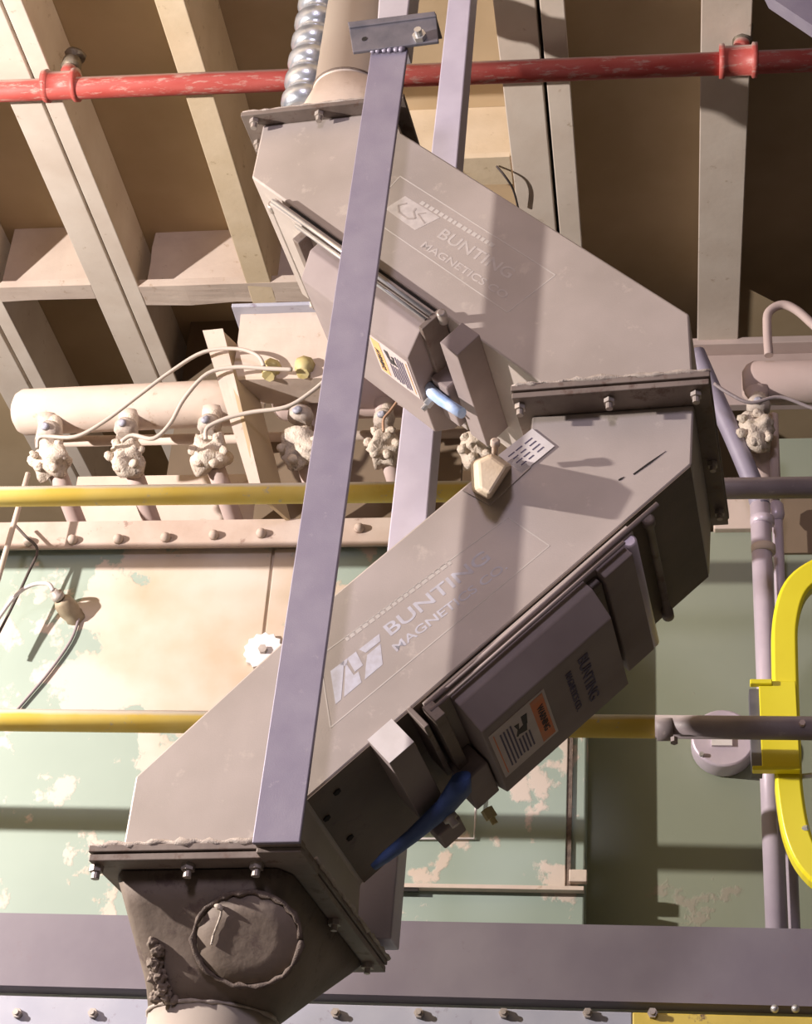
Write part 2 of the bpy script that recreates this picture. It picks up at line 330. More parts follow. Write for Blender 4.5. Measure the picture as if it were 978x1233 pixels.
# bottom beam and flange row
YB = 3.88
zt_, zb_ = WY(489, 1109, YB).z, WY(489, 1199, YB).z
b = BM(); add_box(b, (-4.4, YB, zb_), (2.2, YB + .06, zt_)); displace(b, .0008, 4, 3, 4)
tag(link('cross_girder', b, BEAM), 'wide grey purple painted girder running across the bottom of the view', 'girder')
b = BM(); zf = WY(489, 1216, YB).z; add_box(b, (-4.4, YB + .06, zf), (2.2, YB + .11, zb_ + .02))
tag(link('pale_ledge', b, mat('pale green paint', (.5, .53, .43), (.58, .6, .5), .6)), 'thin pale green ledge just below the grey purple girder', 'ledge')
fr = thing('bolted_rail', 'pale blue grey bolted rail along the bottom edge, turning to yellow paint on the right', 'rail', (-.6, YB - .02, zf - .12))
xm = WY(762, 1225, YB).x
b = BM(); add_box(b, (-4.4, YB - .03, zf - .12), (xm, YB + .03, zf)); link('blue_section', b, BLUEP, fr, bevel=.003)
b = BM(); add_box(b, (xm, YB - .03, zf - .12), (2.2, YB + .03, zf)); tag(link('yellow_section', b, mat('worn yellow paint', (.62, .46, .08), (.7, .54, .1), .5, 0, 7, .1, dust=(.13, .07, .06), dust_amt=-.02), fr, bevel=.003), 'yellow section with dark chips')
for px in (22, 113, 300, 405, 505, 607, 708, 786, 1010):
    q = WY(px, 1221, YB - .03); b = BM(); hexbolt(b, q, (0, -1, 0), .011, .012, .008); link('bolt', b, BOLT, fr)
for px in (933, 958):
    q = WY(px, 1215, YB - .03); b = BM(); lathe(b, q, (0, -1, 0), [(0, .009), (.008, .008), (.012, .001)], 12); tag(link('bolt', b, ZINC, fr), 'shiny bolt')
# =================================================================== HEADERS AND VALVES
YH = 4.18
def header(name, px0, px1, pyc, r, label, m=CREAM, stubs=(), cap=True):
    p0, p1 = WY(px0, pyc[0], YH), WY(px1, pyc[1], YH)
    t = thing('header_pipe', label, 'pipe', ((p0.x + p1.x) / 2, YH, min(p0.z, p1.z) - r))
    ax = (p1 - p0).normalized(); Ln = (p1 - p0).length; b = BM()
    pr = [(0, r * .55), (.012, r * .85), (.03, r), (Ln - .03, r), (Ln - .012, r * .85), (Ln, r * .55)]
    lathe(b, p0, ax, pr, 40); link('shell', b, m, t)
    for q in stubs:
        a = p0.lerp(p1, (q - px0) / (px1 - px0)); b = BM(); lathe(b, a + Vector((0, -.02, -r * .7)), (0, -.1, -1), [(0, r * .6), (.02, r * .42), (.085, r * .40)], 20); link('stub', b, m, t)
    return t
header('header_pipe', 18, 296, (497, 484), .068, 'long cream painted header pipe with a domed left end above three valves', stubs=(66, 163, 262))
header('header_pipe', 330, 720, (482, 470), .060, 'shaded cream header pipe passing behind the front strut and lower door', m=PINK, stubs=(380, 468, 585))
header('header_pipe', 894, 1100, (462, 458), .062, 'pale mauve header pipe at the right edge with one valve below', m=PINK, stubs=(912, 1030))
b = BM(); p0, p1 = WY(60, 532, 4.30), WY(690, 520, 4.30); tube(b, [p0, p1], .016, 14)
tag(link('thin_pipe', b, CREAM), 'thin cream pipe running behind the row of valves', 'pipe')

def lump(bm, c, n, r, seed, lobes=6, th=.03):
    """dust-caked lobed diaphragm cover facing n"""
    n = Vector(n).normalized(); a = n.cross(Vector((0, 0, 1))).normalized(); bb = n.cross(a); K = 36; rings = []
    for d, s in ((-th, .55), (-th * .8, .82), (-th * .3, 1.0), (th * .3, .98), (th * .7, .80), (th, .50), (th * 1.25, .22)):
        R = []
        for k in range(K):
            an = k * math.tau / K; lob = 1 + .16 * max(0, math.cos(an * lobes)) if s > .7 else 1
            p = Vector(c) + n * d + (a * math.cos(an) + bb * math.sin(an)) * r * s * lob
            p += n * .022 * noise.noise(p * 34 + Vector((seed, 0, 0))) + (p - Vector(c)).normalized() * .024 * noise.noise(p * 24 + Vector((0, seed, 0))) + n * .006 * noise.noise(p * 90)
            R.append(bm.verts.new(p))
        rings.append(R)
    for i in range(len(rings) - 1):
        for k in range(K):
            f = bm.faces.new([rings[i][k], rings[i][(k + 1) % K], rings[i + 1][(k + 1) % K], rings[i + 1][k]]); f.smooth = True
    bm.faces.new(rings[0]); bm.faces.new(rings[-1])
def valve(px, py, pyn, r, label, seed, Y=4.06):
    """px,py = centre of cover; pyn = top of neck"""
    c = WY(px, py, Y); top = WY(px + 4, pyn, YH - .03)
    t = thing('pulse_valve', label, 'valve', (c.x, Y, c.z - .06), group='dust caked valves below the header pipes')
    b = BM(); d = top - Vector((c.x, Y + .02, c.z)); tube(b, [Vector((c.x, Y + .03, c.z)), Vector((c.x, Y + .03, c.z)) + d * .6, top], [r * .45, r * .5, r * .42], 18, 3, .03); link('neck', b, DUST, t)
    b = BM(); lump(b, (c.x, Y, c.z), (-.15, -.86, -.35), r, seed); link('cover', b, DUST, t)
    for k in range(6):
        an = k * math.tau / 6 + seed; e = Vector((c.x, Y - .018, c.z)) + Vector((math.cos(an), -.03 - .3 * math.sin(an) * .3, math.sin(an))) * r * .84
        b = BM(); lathe(b, e, (-.15, -.86, -.35), [(0, .013), (.006, .014), (.012, .010), (.015, .004)], 9); displace(b, .004, 60, seed); link('cover_bolt', b, DUST, t)
    b = BM(); q = Vector((c.x, Y - .01, c.z)) + d * .45 + Vector((0, -.02, 0))
    lathe(b, q - Vector((0, 0, .018)), (0.1, 0, 1), [(0, r * .35), (.01, r * .62), (.03, r * .66), (.045, r * .5)], 18); k = link('collar', b, SEAL, t)
    b = BM(); lathe(b, q + Vector((.0, -r * .6, .0)), (0, -1, .1), [(0, r * .24), (.008, r * .24), (.012, r * .1)], 10); displace(b, .003, 50, seed); tag(link('coil_cap', b, BLUEP, k), 'pale blue coil cap')
    b = BM(); tube(b, [Vector((c.x + .01, Y + .03, c.z - .02)), Vector((c.x + .05, Y + .22, c.z - .13)), Vector((c.x + .07, Y + .44, c.z - .2))], r * .5, 16, 3); link('outlet_pipe', b, PINK, t)
    return t
valve(62, 553, 505, .052, 'leftmost dust caked valve below the long cream header', 1.0)
valve(153, 550, 500, .052, 'second dust caked valve from the left below the long cream header', 2.3)
valve(253, 547, 495, .052, 'dust caked valve beside the slanted bracket post under the long header', 3.1)
valve(362, 540, 480, .056, 'dust caked valve half hidden by the left edge of the front strut', 4.4)
valve(462, 538, 490, .046, 'dust caked valve between the front strut and the rear strut', 5.2)
valve(575, 541, 490, .045, 'dust caked valve showing under the upper door next to the beige lug', 6.6)
valve(910, 520, 478, .050, 'dust caked valve hanging under the mauve header at the right', 7.7)
def rp(name, label, pts, r, m, cat, sm=5, n=8, group=None):
    b = BM(); tube(b, pts, r, n, sm); return tag(link(name, b, m), label, cat, group)
def P(l, Y): return [WY(x, y, Y) for x, y in l]
rp('cable', 'pinkish beige cable arching from the leftmost valve up to the control box', P([(45, 540), (50, 526), (90, 526), (125, 508), (165, 478), (205, 448), (245, 424), (285, 420), (310, 428), (318, 441)], 3.925), .0055, WIRE, 'cable')
rp('cable', 'beige cable looping from the second valve up to the yellow fittings', P([(146, 532), (160, 524), (185, 528), (205, 510), (222, 480), (250, 450), (285, 442), (325, 444), (352, 445)], 3.925), .006, WIRE, 'cable')
rp('cable', 'beige cable running right from the third valve behind the front strut', P([(248, 530), (250, 515), (275, 503), (305, 496), (345, 490), (375, 472), (400, 450)], 3.925), .006, WIRE, 'cable')
rp('cable', 'thin dark cable curling around the valve between the struts', P([(462, 520), (462, 505), (470, 495), (482, 478), (492, 460)], 3.97), .004, COPPER, 'cable')
rp('cable', 'thin white cable hooking under the beige lug down to the housing edge', [H(549, 512, -.05), H(543, 540, -.05), H(525, 570, -.05), H(523, 590, -.05), H(540, 600, -.04), H(530, 609, -.02), H(520, 615, -.01)], .0028, WIRE, 'cable')
rp('cable', 'thin dark wire drooping from the mauve header past the right valve', P([(860, 462), (880, 475), (905, 485), (940, 478), (980, 492), (1020, 500)], 3.95), .005, GREYP, 'cable')
rp('cable', 'black cord slung from the cream angle down across the left of the green cabinet', P([(18, 632), (30, 645), (45, 662), (34, 690), (15, 730), (-8, 775)], 4.02), .004, DARK, 'cable')
rp('guide_rod', 'thin cream rod slanting down to the left of the leftmost valve', P([(34, 570), (14, 640), (-6, 710)], 3.95), .008, CREAM, 'rod', 0)
# cable gland on cabinet
g = thing('cable_gland', 'brown cable gland with a white cord and hanging dark lead on the green cabinet', 'fitting', WY(85, 745, YC - .02))
a = WY(64, 711, YC - .09); c = WY(88, 740, YC - .01); d = (c - a)
b = BM(); lathe(b, a, d, [(0, .010), (.012, .011), (.014, .018), (.026, .018), (.03, .014)], 14); link('nut', b, BOLT, g)
b = BM(); lathe(b, a + d * .35, d, [(0, .018), (.01, .027), (.04, .030), (.06, .026), (.075, .03), (.085, .024)], 6); link('body', b, mat('olive fitting', (.30, .24, .16), (.38, .31, .22), .6, .2, 40, .1), g)
b = BM(); tube(b, [a, WY(58, 703, 4.0), WY(40, 704, 4.0), WY(20, 716, 4.0), WY(-2, 745, 4.0), WY(-20, 775, 4.0)], .0055, 8, 4); tag(link('white_cord', b, WHITE, g), 'white cord')
b = BM(); tube(b, P([(95, 745), (85, 772), (60, 808), (35, 838), (14, 862)], YC - .012), .0042, 8, 4); tag(link('dark_lead', b, GREYP, g), 'dark grey lead')
# control box and slanted bracket post
YX = 3.97
bx = thing('control_box', 'dusty pale control box with two yellow fittings below, left of the front strut', 'box', WY(330, 455, YX))
p0, p1 = WY(262, 458, YX), WY(420, 372, YX)
b = BM(); add_box(b, (p0.x + .04, YX, p0.z), (p1.x, YX + .12, p1.z)); displace(b, .002, 12, 5, 3); link('case', b, CREAM, bx)
b = BM(); add_box(b, (p0.x + .02, YX - .035, p1.z - .008), (p1.x + .01, YX + .12, p1.z + .004)); link('lid', b, BLUEP, bx, bevel=.002)
q = WY(376, 370, YX - .03); b = BM(); hexbolt(b, q, (0, -.3, 1), .008, .018); tag(link('lid_bolt', b, ZINC, bx), 'bright lid bolt')
for px, py in ((326, 452), (366, 449)):
    q = WY(px, py, YX - .0); b = BM(); lathe(b, q + Vector((0, 0, .03)), (0, -.4, -1), [(0, .028), (.025, .028), (.03, .020), (.05, .018)], 8); displace(b, .004, 40, px); link('fitting', b, BRASS, bx)
b = BM(); add_box(b, (p0.x + .06, 4.30, p0.z - .30), (p1.x + .3, 4.33, p0.z + .02)); bp_ = tag(link('shadow_panel', b, TAN_SHADE), 'dark panel painted for the shadow behind the shaded header pipe, below the control box', 'plate')  # dark panel painted where only shadow lies behind the header
for (x0, y0, x1, y1) in ((303, 462, 311, 481), (313, 477, 318, 493)):
    a, c = WY(x0, y0, 4.29), WY(x1, y1, 4.29); b = BM(); add_box(b, (a.x, 4.285, c.z), (c.x, 4.30, a.z)); tag(link('tab', b, WHITE, bp_), 'white tab')
po = thing('bracket_post', 'slanted beige angle iron post running down from the control box', 'post', WY(315, 600, YX - .02))
b = BM(); A = [WY(*q, YX - .02) for q in ((244, 398), (268, 396), (318, 600), (306, 602))]; hexa(b, A, [v + Vector((0, .012, 0)) for v in A]); displace(b, .001, 20, 1, 3); link('front_leaf', b, CREAM, po)
b = BM(); A = [WY(*q, YX - .02) for q in ((264, 398), (268, 398), (318, 600), (313, 600))]; hexa(b, A, [v + Vector((.05, .12, 0)) for v in A]); link('side_leaf', b, TAN, po)  # darker than the front leaf; the post's shaded side is painted in
# =================================================================== RED PIPE
YR = 3.9
rpipe = thing('red_pipe', 'long red sprinkler pipe with dusty joints running under the ceiling joists', 'pipe', (-.8, YR, 5.48))
p0, p1 = WY(-1000, 148, YR), WY(1040, 70, YR)
b = BM(); lathe(b, p0, p1 - p0, [(0, .034), ((p1 - p0).length, .034)], 32); link('pipe', b, RED, rpipe)
for px, py in ((74, 103), (889, 73)):
    q = WY(px, py, YR); ax = (p1 - p0).normalized(); b = BM(); s = 1.0
    lathe(b, q - ax * .055, ax, [(0, .036), (0, .050), (.014, .052), (.018, .044), (.092, .044), (.096, .052), (.110, .052), (.110, .036)], 32); t = link('coupling', b, RED, rpipe)
    b = BM(); lathe(b, q + Vector((.01, .0, .02)), (.05, .1, 1), [(0, .026), (.055, .024), (.06, .02)], 20); link('branch', b, RED, t)
    b = BM(); lathe(b, q + Vector((.013, .008, .075)), (.05, .1, 1), [(0, .018), (.01, .03), (.035, .03), (.04, .018), (.055, .018), (.06, .033), (.075, .033), (.08, .01)], 14)
    displace(b, .004, 40, px); tag(link('sprinkler_head', b, mat('tarnished brass', (.16, .13, .09), (.26, .22, .17), .5, .4, 40, .3), t), 'tarnished brass sprinkler head')
# =================================================================== YELLOW / GREY PIPES
YP = 3.70
def hrail(y0, y1, xs, label, r):
    """xs: list of (px0, px1, material, name)"""
    t = thing('guard_pipe', label, 'pipe', (-.6, YP, WY(489, (y0 + y1) / 2, YP).z - r))
    for a, c, m, nm in xs:
        q0 = WY(a, y0 + (y1 - y0) * a / 978, YP); q1 = WY(c, y0 + (y1 - y0) * c / 978, YP); b = BM(); Ln = (q1 - q0).length
        lathe(b, q0, q1 - q0, [(0, r), (Ln, r)], 28); link(nm, b, m, t)
    return t
t = hrail(598, 587, [(-1300, 700, YEL, 'yellow_section'), (700, 1060, GREYP, 'grey_section')], 'upper horizontal pipe, yellow left of the magnet housing and grey to its right', .0262)
t2 = hrail(867, 877, [(-1300, 789, YEL, 'yellow_section'), (789, 1060, GREYP, 'grey_section')], 'lower horizontal pipe, yellow from the left then grey past the magnet housing door', .0262)
q = WY(812, 877, YP); b = BM(); lathe(b, WY(791, 877, YP), (1, 0, 0), [(0, .0262), (.001, .0280), (.034, .0280), (.036, .0262)], 28); link('coupling', b, GREYP, t2)
b = BM(); hexbolt(b, WY(812, 889, YP - .02), (0, -.2, -1), .009, .012); link('set_screw', b, GREYP, t2)
b = BM(); hexbolt(b, WY(966, 872, YP - .025), (0, -1, 0), .007, .01); link('set_screw', b, PINK, t2)
# =================================================================== RIGHT: conduits, yellow guard, junction box
cz = thing('conduit', 'thick pale violet conduit running vertically on the right with a slanted upper bend', 'conduit', WY(935, 1115, 4.2))
b = BM(); tube(b, P([(838, 425), (862, 480), (885, 530), (908, 585), (916, 610)], 4.08) , .026, 20, 5); tag(link('bend', b, TUBE, cz), 'bluish slanted bend')
b = BM(); tube(b, P([(915, 600), (936, 1125)], 4.08), .026, 20); link('straight', b, PURPLE, cz)
for py in (628, 662):
    q = WY(917 + (py - 600) * .04, py, 4.08); b = BM(); lathe(b, q - Vector((0, 0, .012)), (0, 0, 1), [(0, .027), (.003, .031), (.022, .031), (.025, .027)], 20); link('collar', b, PURPLE if py < 640 else CREAM, cz)
c2 = thing('conduit', 'thin pale violet conduit close beside the thick vertical one', 'conduit', WY(955, 1115, 4.2))
b = BM(); tube(b, P([(936, 618), (939, 700), (957, 1125)], 4.14), .0145, 14); link('straight', b, PURPLE, c2)
b = BM(); lathe(b, WY(935, 620, 4.14), (0, 0, 1), [(-.02, .016), (0, .022), (.03, .02), (.04, .012)], 14); link('connector', b, PURPLE, c2)
rp('conduit', 'thin mauve riser between the grey pipe and the mauve header on the right', P([(931, 500), (934, 585)], 4.12), .014, PINK, 'conduit', 0, 14)
rp('curved_tube', 'pale pink hooked tube rising from the mauve header at the right edge', P([(926, 428), (924, 395), (926, 376), (942, 367), (960, 374), (985, 396), (1010, 415)], 4.1), .0125, PINK, 'tube', 6, 14)
yg = thing('yellow_guard', 'bright yellow bent guard rail with a clamp plate at the right edge', 'guard rail', WY(950, 1070, 3.85))
YG = 3.86
b = BM(); pts = smooth_path(P([(1030, 674), (985, 690), (958, 712), (946, 750), (945, 800), (948, 900), (951, 960), (962, 1015), (985, 1052), (1030, 1080)], YG), 5)
def rect_sweep(bm, pts, w_, d_):
    rings = []
    for i, p in enumerate(pts):
        t = (pts[min(i + 1, len(pts) - 1)] - pts[max(i - 1, 0)]).normalized(); s = t.cross(Vector((0, 1, 0))).normalized(); y = Vector((0, 1, 0))
        rr = []
        for cx, cy in ((-1, -.7), (-.8, -1), (.8, -1), (1, -.7), (1, .7), (.8, 1), (-.8, 1), (-1, .7)): rr.append(bm.verts.new(p + s * cx * w_ / 2 + y * cy * d_ / 2))
        rings.append(rr)
    for i in range(len(rings) - 1):
        for k in range(8): bm.faces.new([rings[i][k], rings[i][(k + 1) % 8], rings[i + 1][(k + 1) % 8], rings[i + 1][k]])
    bm.faces.new(rings[0]); bm.faces.new(rings[-1])
rect_sweep(b, pts, .060, .05); link('rail_tube', b, YELB, yg, bevel=.002)
p0, p1 = WY(918, 930, YG - .03), WY(958, 822, YG - .03)
b = BM(); add_box(b, (p0.x, YG - .04, p0.z), (p1.x, YG - .03, p1.z)); add_box(b, (p0.x - .022, YG - .055, p0.z - .004), (p1.x, YG - .03, p0.z + .006)); add_box(b, (p0.x - .02, YG - .05, p1.z - .012), (p0.x + .03, YG - .03, p1.z)); link('clamp_plate', b, YELB, yg, bevel=.002)
b = BM(); add_box(b, (p0.x - .022, YG - .028, p0.z + .006), (p0.x + .002, YG + .02, p1.z - .015)); tag(link('rubber_pad', b, TUBED, yg), 'dark blue grey pad')
q = WY(965, 935, YG); b = BM(); hexbolt(b, q, (1, -.3, 0), .006, .03); link('clamp_bolt', b, ZINC, yg)
q = WY(967, 998, YG - .02); b = BM(); hexbolt(b, q, (1, -.5, 0), .007, .012); link('clamp_bolt', b, ZINC, yg)
jb = thing('junction_box', 'round grey violet junction box on the green wall under the lower grey pipe', 'box', WY(870, 925, YW - .05))
q = WY(871, 888, YW - .07); b = BM()
lathe(b, q, (0, 1, 0), [(0, .072), (.004, .078), (.065, .078)], 32); 
for v in b.verts: v.co.z = q.z + (v.co.z - q.z) * .98
link('housing', b, PURPLE, jb, bevel=.002)
b = BM(); a = WY(857, 893, YW - .075); c = WY(882, 898, YW - .075); add_box(b, (a.x, YW - .078, c.z), (c.x, YW - .07, a.z + .02)); link('plate', b, WHITE, jb)
b = BM(); hexbolt(b, WY(845, 909, YW - .072), (0, -1, 0), .006, .008); link('screw', b, ZINC, jb)
b = BM(); tube(b, [WY(576, 938, YC - .02), WY(573, 975, YC - .02), WY(571, 1010, YC - .012), WY(500, 1010, YC - .012), WY(430, 1008, YC - .012)], .003, 8); tag(link('latch_rod', b, WHITE, cab), 'thin white latch rod')
b = BM(); A = [WY(*q, 2.6) for q in ((915, -12), (1000, 45), (1000, -30))]; hexa(b, A, [v + Vector((.02, .05, 0)) for v in A])
tag(link('corner_plate', b, TUBE), 'pale violet plate corner cutting the top right of the photo', 'plate')

# =================================================================== HUMP MAGNET (everything in its own frame)
hm = thing('hump_magnet', 'large dusty grey stainless steel magnet housing with two doors, filling the middle', 'magnet housing', HO, -yaw)
D = .41
_zt = H(388, 124, -.035).z - .012; ZT, ZM0, ZM1, ZB = _zt, .837, .866, -.016
def P2(px, py): v = H(px, py, 0); return (v.x, v.z)
Pu = [P2(303, 213), P2(530, 375)]
dx = Pu[1][0] - Pu[0][0]; dz = Pu[1][1] - Pu[0][1]
xe = Pu[0][0] + dx * (Pu[0][1] - ZM1 - .012) / -dz
upper = [(-.058, ZT), Pu[0], (xe, ZM1 + .012), (xe, ZM1), (.859, ZM1), P2(830, 378), P2(484, 160), (.235, ZT)]
lower = [(.558, ZM0), (.859, ZM0), P2(833, 559), P2(365, 966), (.188, ZB), (-.129, ZB), P2(163, 935), P2(400, 718), (.556, .805)]
b = BM(); prism(b, upper, 0, D); uh = link('upper_housing', b, STEEL, hm, local=True, bevel=.004)
b = BM(); prism(b, lower, 0, D); lh = link('lower_housing', b, STEEL, hm, local=True, bevel=.004)
# flanges: paired plates
def flange(x0, x1, z, y0, y1, th=.012, pair=True):
    b = BM(); add_box(b, (x0, y0, z), (x1, y1, z + th)); link('flange_plate', b, FLANGE, hm, local=True, bevel=.0015)
    if pair:
        b = BM(); add_box(b, (x0 + .002, y0 + .003, z - th - .003), (x1 - .002, y1 - .003, z - .003)); link('flange_plate', b, FLANGE, hm, local=True, bevel=.0015)
        b = BM(); add_box(b, (x0 + .006, y0 + .008, z - .003), (x1 - .006, y1 - .008, z)); tag(link('gasket', b, SEALD, hm, local=True), 'dark gasket between flange plates')
FO = -.065
flange(H(290, 137, -.035).x, H(487, 112, -.035).x, _zt, -.035, .44, pair=False)
flange(H(615, 467, FO).x, H(855, 452, FO).x, .853, FO, .44)
flange(H(107, 1020, FO).x, H(363, 1015, FO).x, -.030, FO, .56)
# flange ragged sealant
def bead(pts, r, m, nm='sealant_bead', n=7, jit=.35, step=.012):
    P_ = [Vector(p) for p in pts]; out = []
    for i in range(len(P_) - 1):
        k = max(2, int((P_[i + 1] - P_[i]).length / step))
        for j in range(k): out.append(P_[i].lerp(P_[i + 1], j / k) + Vector((0, random.uniform(-1, 1) * r * .4, random.uniform(-1, 1) * r * .5)))
    out.append(P_[-1]); b = BM(); tube(b, out, [r * random.uniform(.5, 1.3) for _ in out], n, 0, jit); return link(nm, b, m, hm, local=True)
bead([(.53, FO + .002, .866), (.70, FO + .002, .867), (.895, FO + .002, .866)], .005, SEAL)
bead([(-.163, FO + .004, -.017), (0, FO + .004, -.016), (.14, FO + .004, -.016)], .0065, SEAL)
bead([(.213, .02, -.017), (.213, .3, -.017), (.213, .56, -.017)], .004, SEAL)
bead([(-.095, -.033, _zt + .013), (.26, -.033, _zt + .013)], .003, SEAL)
# flange bolts (hang below, nut above)
def fb(px, py, y, z, r=.011):
    h = H(px, py, y); b = BM(); hexbolt(b, (h.x, y, z), (0, 0, -1), r, .011, .012, r * .6); link('flange_bolt', b, BOLT, hm, local=True)
zt2 = ZT; zmm = .838; zbb = -.045
for px, py in ((306, 150), (385, 137), (455, 128)): fb(px, py, -.018, zt2, .011)
b = BM(); hexbolt(b, (-.082, .05, zt2), (0, 0, -1), .011, .011, .012, .006); link('flange_bolt', b, BOLT, hm, local=True)
for px, py in ((627, 480), (734, 473), (838, 464)): fb(px, py, -.038, zmm, .011)
for px, py, y in ((862, 540, .20), (868, 595, .38)):
    b = BM(); hexbolt(b, (.878, y, zmm), (0, 0, -1), .010, .010, .01); link('flange_bolt', b, BOLT, hm, local=True)
for px in (118, 228, 310): fb(px, 1035, -.038, zbb, .012)
for y in (.25, .50):
    b = BM(); hexbolt(b, (.188, y, zbb), (0, 0, -1), .012, .010, .01); link('flange_bolt', b, BOLT, hm, local=True)
# thin weld seam where housing wall bends / dent marks
b = BM()
for a, c in (((763, 571), (802, 543)), ((745, 578), (752, 574))):
    p, q = H(*a, -.001), H(*c, -.001); d = (q - p); nn = Vector((-d.z, 0, d.x)).normalized() * .0014
    hexa(b, [p - nn, p + d * .5 - nn * 1.4, q, p + d * .5 + nn * 1.2, p + nn], [v + Vector((0, .003, 0)) for v in (p - nn, p + d * .5 - nn * 1.4, q, p + d * .5 + nn * 1.2, p + nn)])
tag(link('scratches', b, BLACK, hm, local=True), 'dark scratches on the right of the lower face')

# etched logo panels on the front face
def outline(quad, m, parent, wd=.0022, closed=True):
    b = BM(); Q = [H(*q, -.0003) for q in quad]; n = len(Q)
    for i in range(n if closed else n - 1):
        p, q = Q[i], Q[(i + 1) % n]; d = (q - p).normalized(); s = Vector((-d.z, 0, d.x)) * wd / 2
        A = [p - s, q - s, q + s, p + s]; hexa(b, A, [v + Vector((0, .0008, 0)) for v in A])
    return link('border', b, m, parent, local=True)
def etched(nm, border, logo, t1, t2, t3, m, mb):
    e = link_logo(nm, logo, mb)
    outline(border, LINE, e)
    for body, (a, c), hgt, mm in ((('BUNTING'), t1, .026, m), (('MAGNETICS CO.'), t2, .017, m)):
        p, q = H(*a, -.0001), H(*c, -.0001); d = q - p; up = Vector((-d.z, 0, d.x)); up = up if up.z > 0 else -up
        text_obj('lettering', body, mm, e, p, d, up, d.length, hgt, .0002)
    # faint line of worn dashes where the small print has rubbed away
    b = BM(); p, q = H(*t3[0], -.0003), H(*t3[1], -.0003); d = (q - p); L_ = d.length; d.normalize(); s = Vector((-d.z, 0, d.x)); s = s if s.z > 0 else -s
    x = 0
    while x < L_:
        wl = random.uniform(.006, .012); A = [p + d * x, p + d * (x + wl), p + d * (x + wl) + s * .009, p + d * x + s * .009]; hexa(b, A, [v + Vector((0, .001, 0)) for v in A]); x += wl + .004
    link('worn_print', b, LINE, e, local=True)
def link_logo(nm, logo, m):
    b = BM(); Q = [H(*q, -.0003) for q in logo]
    # rhombus emblem cut by diagonal gaps
    def bil(u, v): return Q[0].lerp(Q[1], u).lerp(Q[3].lerp(Q[2], u), v)
    if m is LOGO:
        hexa(b, Q, [v + Vector((0, .0008, 0)) for v in Q]); e = link(nm, b, m, hm, local=True)
        def seg(pts, wd):
            bb = BM()
            for (a0, a1), (c0, c1) in zip(pts[:-1], pts[1:]):
                p, q = bil(a0, a1) - Vector((0, .0003, 0)), bil(c0, c1) - Vector((0, .0003, 0)); d = (q - p).normalized(); s_ = Vector((-d.z, 0, d.x)) * wd / 2
                A = [p - s_, q - s_, q + s_, p + s_]; hexa(bb, A, [v + Vector((0, .0006, 0)) for v in A])
            return bb
        link('emblem_stroke', seg([(.75, .2), (.45, .12), (.22, .3), (.2, .6), (.4, .7), (.6, .5), (.78, .45)], .004), STEEL, e, local=True)
        link('emblem_stroke', seg([(.45, .95), (.62, .62), (.85, .70)], .003), STEEL, e, local=True)
        return e
    for cell in (((0, .0), (.28, 0), (.12, 1), (0, 1)), ((.34, 0), (.52, 0), (.62, .55), (.45, .55)), ((.30, .10), (.42, .62), (.52, .62), (.55, 1), (.18, 1)), ((.58, 0), (1, 0), (1, .25), (.70, .25)), ((.72, .35), (1, .33), (1, 1), (.62, 1), (.66, .7)), ((.18, .0), (.36, 0), (.30, .2))):
        A = [bil(*c) for c in cell]; hexa(b, A, [v + Vector((0, .0008, 0)) for v in A])
    return link(nm, b, m, hm, local=True)
etched('logo_panel', [(482, 212), (669, 331), (611, 376), (440, 258)], [(464, 251), (488, 236), (530, 262), (500, 277)], ((526, 285), (612, 336)), ((506, 297), (610, 362)), ((505, 245), (590, 296)), LOGO, LOGO)
etched('logo_panel', [(385, 790), (612, 623), (662, 657), (398, 876)], [(398, 808), (457, 763), (461, 800), (404, 848)], ((471, 766), (592, 673)), ((478, 785), (612, 684)), ((418, 772), (545, 678)), LOGOB, LOGOB)
# rating plate on the lower face
b = BM(); Q = [H(*q, -.003) for q in ((600, 548), (641, 516), (668, 537), (628, 570))]; hexa(b, Q, [v + Vector((0, .004, 0)) for v in Q])
pl = tag(link('rating_plate', b, WHITE, hm, local=True), 'white rating plate with small print')
b = BM()
for k in range(4):
    for (s0, s1) in ((.12, .30), (.34, .52), (.60, .82)):
        f = .25 + k * .17; a = Q[0].lerp(Q[3], f).lerp(Q[1].lerp(Q[2], f), s0 + .03 * (k % 2)); c = Q[0].lerp(Q[3], f).lerp(Q[1].lerp(Q[2], f), s1); s = (Q[3] - Q[0]).normalized() * .0022
        A = [v + Vector((0, -.0006, 0)) for v in (a, c, c + s, a + s)]; hexa(b, A, [v + Vector((0, .001, 0)) for v in A])
link('small_print', b, INKB, pl, local=True)
b = BM()
pass
# beige lug with clamp standing out of the face
Q = [(575, 556), (592, 548), (611, 562), (590, 596), (577, 588)]
b = BM(); A = [H(*q, -.075) for q in Q]; B = [H(*q, .0) for q in ((566, 556), (592, 545), (618, 560), (590, 603), (568, 592))]; hexa(b, A, B)
tag(link('lug', b, mat('beige cast lug', (.60, .48, .34), (.68, .57, .43), .6, 0, 20, .15), hm, local=True, bevel=.006), 'beige cast lug')
b = BM(); A = [H(*q, -.003) for q in ((556, 590), (590, 608), (640, 562), (622, 548))]; hexa(b, A, [v + Vector((0, .004, 0)) for v in A]); link('lug_plate', b, STEEL, hm, local=True, bevel=.001)
b = BM(); lathe(b, H(596, 545, -.04), (.2, -1, .3), [(0, .006), (.015, .006), (.018, .009), (.028, .009), (.03, .005)], 14); link('lug_screw', b, CREAM, hm, local=True)

